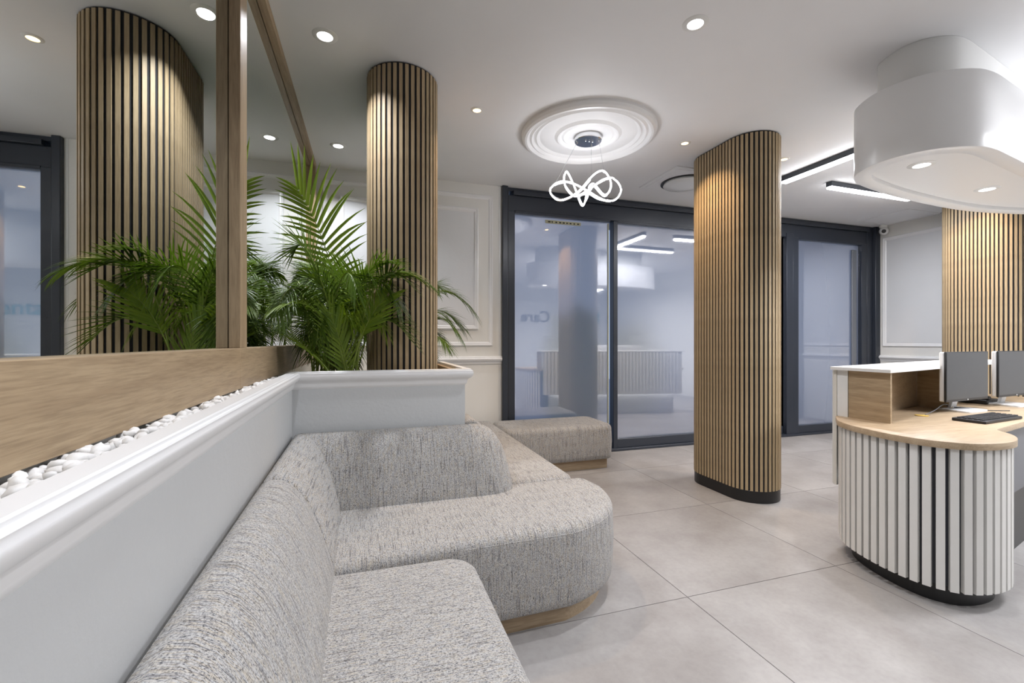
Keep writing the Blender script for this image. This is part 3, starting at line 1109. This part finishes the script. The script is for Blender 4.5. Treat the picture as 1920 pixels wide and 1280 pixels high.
sl = MB().box(-0.0158, 0.0158, -0.013, 0.010, 0.085, DT - 0.033).mesh('slat', M['slatwhite'], False)
for p, a in along(mid[4:], 28, False):
    inst('slat', sl, (p.x, p.y, 0), a, dk)
# raised counter
c0 = Vector((2.815, 1.758))
c1 = Vector((2.815, 2.105))
lenx = 2.45
slab = [tuple(c0), (c0.x + lenx, c0.y + lenx * 0.235), (c1.x + lenx, c1.y + lenx * 0.235), tuple(c1)]
loft(slab, [(0, 1.081), (0, 1.099), (0.001, 1.10)]).build('counter_top', M['white'], dk)


def slant(x0, x1, y_at_x0, th, z0, z1, name, material, par=dk):
    x0_, x1_ = x0, x1
    pts = [(x0_, y_at_x0), (x1_, y_at_x0 + (x1_ - x0_) * 0.235), (x1_, y_at_x0 + (x1_ - x0_) * 0.235 + th), (x0_, y_at_x0 + th)]
    return loft(pts, [(0, z0), (0, z1)]).build(name, material, par)


slant(2.835, 5.22, 2.079, 0.018, 0.35, 1.08, 'front_panel', M['cream'])
slant(2.838, 5.22, 2.012, 0.066, DT, 1.08, 'inner_panel', M['white'])
slant(2.842, 2.860, 1.775, 0.235, DT, 1.08, 'end_panel', M['oak_y'])
slant(2.862, 5.22, 1.985, 0.016, DT, 1.08, 'cubby_back', M['oak_x'])
for x in (3.80, 4.55):
    yb = 1.985 + (x - 2.862) * 0.235
    MB().obox((x + 0.02, yb - 0.10), (1, 0), (0, 1), 0.009, 0.10, DT, 1.08).build('divider', M['oak_y'], dk)
sl2 = MB().box(-0.018, 0.018, -0.008, 0.008, 0.35, 1.075).mesh('front_slat', M['slatwhite'], False)
for k in range(40):
    x = 2.87 + k * 0.058
    inst('front_slat', sl2, (x, 2.106 + (x - 2.835) * 0.235, 0), math.atan(0.235), dk)
slant(2.95, 5.15, 1.98, 0.02, 0.0, 0.36, 'front_plinth', M['white'])
slant(3.0, 5.15, 2.045, 0.02, 0.353, 0.362, 'led_strip', M['led_dim'])
# staff side pedestal
pd = thing('drawer_pedestal', 'dark grey drawer pedestal under the desk at the right edge', 'cabinet', (3.6, 1.8, 0))
slant(3.24, 4.05, 1.530, 0.35, 0.37, DT - 0.034, 'carcass', M['greyboard'], pd)
slant(3.26, 4.05, 1.545, 0.32, 0.0, 0.37, 'base', M['plinth'], pd)
slant(3.245, 4.045, 1.514, 0.015, 0.375, DT - 0.036, 'drawer_front', M['greyboard'], pd)


def monitor(x, y, rz, label):
    t = thing('monitor', label, 'monitor', (x, y, DT), 'desk monitors')
    ux, uy = Vector((math.cos(rz), math.sin(rz))), Vector((-math.sin(rz), math.cos(rz)))
    z0, z1 = DT + 0.072, DT + 0.402
    c = Vector((x, y))
    MB().obox(c - uy * 0.004, ux, uy, 0.270, 0.006, z0, z1).build('bezel', M['dark'], t, 0.003)
    MB().obox(c - uy * 0.0102, ux, uy, 0.264, 0.0008, z0 + 0.016, z1 - 0.005).build('screen', M['screen'], t)
    MB().obox(c + uy * 0.016, ux, uy, 0.269, 0.014, z0 + 0.002, z1 - 0.002).build('back_shell', M['plastic'], t, 0.008)
    MB().obox(c - uy * 0.0104, ux, uy, 0.006, 0.0006, z0 + 0.005, z0 + 0.012).build('emblem', M['plastic'], t)
    # tilted neck
    m2 = MB()
    a0, a1 = c + uy * 0.075, c + uy * 0.034
    vs = []
    for cc, z in ((a0, DT + 0.012), (a1, z0 + 0.12)):
        for i, j in ((-1, -1), (1, -1), (1, 1), (-1, 1)):
            q = cc + ux * 0.034 * i + uy * 0.010 * j
            vs.append((q.x, q.y, z))
    m2.add(vs, [(0, 1, 2, 3), (4, 5, 6, 7), (0, 1, 5, 4), (1, 2, 6, 5), (2, 3, 7, 6), (3, 0, 4, 7)]).build('stand_neck', M['plastic'], t, 0.003)
    b = c + uy * 0.02
    poly = round_poly([tuple(b + ux * sx * 0.12 + uy * sy * 0.09) for sx, sy in ((-1, -1), (1, -1), (1, 1), (-1, 1))], [0.02] * 4, 5)
    loft(poly, [(0, DT + 0.0005), (0, DT + 0.010), (0.003, DT + 0.013)]).build('stand_base', M['plastic'], t)
    return t


monitor(3.85, 1.945, 0.09, 'grey-screened desktop monitor in full view on the desk')
monitor(4.53, 2.005, 0.09, 'grey-screened desktop monitor cut off by the right edge')
kb = thing('keyboard', 'black computer keyboard lying on the oak desk in front of the monitors', 'keyboard', (3.52, 1.67, DT))
ku, kv = Vector((math.cos(0.10), math.sin(0.10))), Vector((-math.sin(0.10), math.cos(0.10)))
kc = Vector((3.545, 1.69))
MB().obox(kc, ku, kv, 0.225, 0.075, DT + 0.0005, DT + 0.018).build('case', M['dark'], kb, 0.004)
keym = MB().box(-0.0082, 0.0082, -0.0078, 0.0078, 0, 0.007).mesh('key', mat('key_black', (0.03, 0.03, 0.032), 0.5), False)
for r in range(5):
    for k in range(22):
        if r == 0 and 4 <= k <= 9:
            continue
        q = kc + ku * (-0.205 + k * 0.0195) + kv * (-0.052 + r * 0.0245)
        inst('key', keym, (q.x, q.y, DT + 0.0175), 0.10, kb)
q = kc + ku * (-0.205 + 6.5 * 0.0195) + kv * (-0.052)
inst('space_bar', MB().box(-0.055, 0.055, -0.0078, 0.0078, 0, 0.007).mesh('space_bar', M['dark'], False), (q.x, q.y, DT + 0.0175), 0.10, kb)
gm = MB().lathe((3.335, 1.905, DT), [(0.034, 0.0005), (0.034, 0.004), (0.026, 0.005), (0.004, 0.004)], 24).build('cable_grommet', mat('ochre_plastic', (0.55, 0.36, 0.08), 0.5))
tag(gm, 'ochre cable grommet set in the oak desk left of the first monitor', 'grommet')
cb = MB().tube(catmull([(3.36, 1.90, DT + 0.006), (3.45, 1.90, DT + 0.03), (3.58, 1.93, DT + 0.055), (3.72, 1.98, DT + 0.045), (3.83, 2.02, DT + 0.02), (3.95, 1.90, DT + 0.008), (4.1, 1.84, DT + 0.006)], 8, False), 0.003, 6).build('power_cable', M['dark'])
tag(cb, 'thin black cable looping from the grommet past the monitor stand', 'cable')
ph = thing('desk_phone', 'black desk telephone behind the second monitor', 'telephone', (4.45, 2.16, DT))
MB().obox((4.47, 2.185), ku, kv, 0.10, 0.085, DT + 0.0005, DT + 0.035).build('base', M['dark'], ph, 0.008)
MB().obox((4.41, 2.18), ku, kv, 0.025, 0.09, DT + 0.036, DT + 0.062).build('handset', M['dark'], ph, 0.01)

# ------------------------------------------------------------------ sign on the wall behind the viewpoint (seen only mirrored in the glass)
sg = thing('wall_sign', 'lettered sign on the white wall behind the viewpoint, mirrored in the window', 'sign', (5.5, Y0, 1.8))


def letters(txt, x, z, size, material, name):
    cu = bpy.data.curves.new(name, 'FONT')
    cu.body = txt
    cu.size = size
    cu.extrude = 0.012
    cu.align_x = 'LEFT'
    tmp = bpy.data.objects.new(name, cu)
    COL.objects.link(tmp)
    bpy.context.view_layer.update()
    me = bpy.data.meshes.new_from_object(tmp.evaluated_get(bpy.context.evaluated_depsgraph_get()))
    bpy.data.objects.remove(tmp)
    me.materials.clear()
    me.materials.append(material)
    return inst(name, me, (x, Y0 + 0.015, z), parent=sg, rot=(PI / 2, 0, PI))


letters('Dental', 6.83, 1.84, 0.46, mat('sign_cyan', (0.05, 0.42, 0.52), 0.4), 'word')
letters('Care', 5.16, 1.84, 0.46, mat('sign_grey', (0.07, 0.07, 0.08), 0.4), 'word')


# ------------------------------------------------------------------ palms
def bez(a, b, c, t):
    return a * (1 - t) ** 2 + b * 2 * t * (1 - t) + c * t * t


def leaflet_geo(p, d, nrm, L, w, droop, twist):
    """narrow folded blade from p along d, drooping"""
    seg = 5
    side = d.cross(nrm).normalized()
    vs, fs = [], []
    pos = p.copy()
    dirv = d.copy()
    for k in range(seg + 1):
        t = k / seg
        ww = w * (0.45 + 0.55 * math.sin(PI * min(1, 0.25 + t * 0.55))) * (1 - t ** 3.2) + 0.0004
        up_ = side.cross(dirv).normalized()
        vs += [pos - side * ww - up_ * ww * 0.35, pos, pos + side * ww - up_ * ww * 0.35]
        dirv = (dirv + Vector((0, 0, -1)) * droop * (0.3 + t)).normalized()
        pos = pos + dirv * L / seg
    for k in range(seg):
        o = k * 3
        fs += [(o, o + 1, o + 4, o + 3), (o + 1, o + 2, o + 5, o + 4)]
    return vs, fs


def blocked(v):
    """inside the mirror, the window wall, the slatted column or below the planter ledge"""
    x, y, z = v
    if x < X0 + 0.006 or y > Y1 - 0.03:
        return True
    if z < 1.245 and x < -0.448:
        return True
    if (y < 2.60 or x > 0.46) and z < 1.115:
        return True
    cy = min(max(y, 2.915), 3.245)
    return math.hypot(x - 0.21, y - cy) < 0.224


def frond(palm, base, ctrl, tip, n=21, L=0.24, w=0.0085, start=0.34, droop=0.10, spread=0.95, roll=0.0, material=None, split=False, lift=0.25):
    a, b, c = Vector(base), Vector(ctrl), Vector(tip)
    material = material or M['leaf']
    pts = [bez(a, b, c, k / 18) for k in range(19)]
    stem = MB().tube(pts, 0.004, 5, radii=[0.0055 * (1 - 0.78 * k / 18) for k in range(19)])
    fo = stem.build('frond', M['stem'], palm)
    allm = MB()
    for k in range(n):
        t = start + (1 - start) * (k + 0.5) / n
        p = bez(a, b, c, t)
        tg = (bez(a, b, c, min(1, t + 0.02)) - bez(a, b, c, t - 0.02)).normalized()
        sd = tg.cross(Vector((0, 0, 1)))
        if sd.length < 0.05:
            sd = Vector((1, 0, 0))
        sd.normalize()
        nr = sd.cross(tg).normalized()
        R = Matrix.Rotation(roll, 3, tg)
        sd, nr = R @ sd, R @ nr
        q = (t - start) / (1 - start)
        LL = L * (0.55 + 0.75 * math.sin(PI * (0.16 + 0.70 * q))) * random.uniform(0.9, 1.08)
        an = spread * (1 - 0.62 * q) * random.uniform(0.9, 1.1)
        for s in (-1, 1):
            d = (tg * math.cos(an) + sd * s * math.sin(an) + nr * lift * random.uniform(0.6, 1.3)).normalized()
            dr, ws = droop * random.uniform(0.6, 1.5), w * random.uniform(0.85, 1.15)
            for _try in range(7):
                vs, fs = leaflet_geo(p, d, nr, LL, ws, dr, 0)
                if not any(blocked(v) for v in vs):
                    break
                LL *= 0.78
            else:
                continue
            if split:
                MB().add(vs, fs).build('leaflet', material, fo, angle=80)
            else:
                allm.add(vs, fs)
    if not split:
        o = allm.build('leaflets', material, fo, angle=80)
        o['kind'] = 'stuff'
    return fo


def palm(label, loc):
    return thing('areca_palm', label, 'palm', loc, 'areca palms in the planter')


GZ = 0.985
pa = palm('areca palm with the tall upright frond touching the mirror', (-0.16, 2.80, GZ))
pb = palm('areca palm farther back in the planter behind the tall-fronded one', (-0.18, 3.55, GZ))
pc = palm('areca palm behind the planter column whose drooping tips show on its right', (0.25, 3.85, GZ))

# tall bright frond leaning to the mirror
frond(pa, (-0.12, 2.80, GZ), (-0.13, 2.76, 1.72), (-0.37, 2.68, 2.10), 17, 0.26, 0.0090, 0.46, 0.11, 1.15, PI / 2 - 0.2, M['leaf_new'], True, 0.05)
# arching over the front of the column
frond(pa, (-0.06, 2.66, GZ), (-0.05, 2.60, 1.86), (0.34, 2.56, 1.58), 22, 0.15, 0.0045, 0.5, 0.20, 0.8, 0, M['leaf'], True, 0.0)
# low bright fronds in front
frond(pa, (-0.10, 2.64, GZ), (-0.06, 2.62, 1.34), (0.09, 2.59, 1.50), 16, 0.15, 0.0062, 0.5, 0.04, 0.9, 1.2, M['leaf_new'], True, 0.1)
frond(pa, (-0.16, 2.66, GZ), (-0.20, 2.64, 1.15), (-0.38, 2.62, 1.27), 16, 0.13, 0.005, 0.30, 0.06, 0.8, -0.3, M['leaf_new'], True, 0.1)
frond(pa, (-0.10, 2.67, GZ), (-0.10, 2.66, 1.16), (-0.20, 2.62, 1.42), 16, 0.16, 0.0058, 0.22, 0.03, 0.8, 1.3, M['leaf_new'], True, 0.1)
frond(pa, (-0.10, 2.78, GZ), (-0.10, 2.74, 1.72), (0.10, 2.60, 1.70), 20, 0.17, 0.005, 0.42, 0.16, 0.9, 0, M['leaf'], False, 0.0)


def clump(pm, count, cx, cy, sx, sy, h0, h1, nsplit, ymin):
    done = tries = 0
    while done < count and tries < 900:
        tries += 1
        az = random.uniform(0, 2 * PI)
        ln = random.uniform(0.26, 0.66)
        hh = random.uniform(h0, h1)
        bx, by = cx + random.uniform(-sx, sx), cy + random.uniform(-sy, sy)
        tip = (bx + math.cos(az) * ln, by + math.sin(az) * ln, hh - random.uniform(0.0, 0.38))
        top_ = (bx + 0.2 * math.cos(az), by + 0.2 * math.sin(az), hh + random.uniform(0.1, 0.25))
        if tip[1] < ymin or tip[0] > 0.36 or any(blocked(bez(Vector((bx, by, GZ)), Vector(top_), Vector(tip), 0.15 + 0.05 * q)) for q in range(18)):
            continue
        frond(pm, (bx, by, GZ), top_, tip, 23, random.uniform(0.13, 0.19), random.uniform(0.0034, 0.0048), 0.33,
              random.uniform(0.05, 0.20), 1.0, random.uniform(-0.7, 0.7), M['leaf'] if done % 4 else M['leaf_new'], done < nsplit, random.uniform(-0.1, 0.25))
        done += 1


clump(pa, 34, -0.17, 2.82, 0.13, 0.18, 1.38, 1.80, 0, 2.46)
clump(pb, 28, -0.20, 3.50, 0.14, 0.34, 1.42, 1.90, 4, 2.9)
for (tx, ty, tz, cz) in ((0.86, 3.70, 1.50, 2.05), (0.76, 3.75, 1.28, 1.85), (0.66, 3.7, 1.16, 1.6), (0.80, 3.9, 1.38, 1.8), (0.62, 4.1, 1.75, 1.9),
                         (0.3, 4.35, 1.7, 2.1), (0.0, 4.1, 1.8, 2.1), (0.58, 3.6, 1.05, 1.35), (0.70, 3.6, 1.32, 1.72), (0.60, 3.5, 1.22, 1.5)):
    frond(pc, (0.30 + random.uniform(-0.06, 0.06), 3.82 + random.uniform(-0.08, 0.1), GZ), (0.45 * (tx > 0.4) + 0.2 * (tx <= 0.4), 3.8, cz), (tx, ty, tz), 22, 0.17, 0.0042, 0.42,
          random.uniform(0.14, 0.26), 0.85, random.uniform(-0.3, 0.3), M['leaf'], tx > 0.7, 0.0)
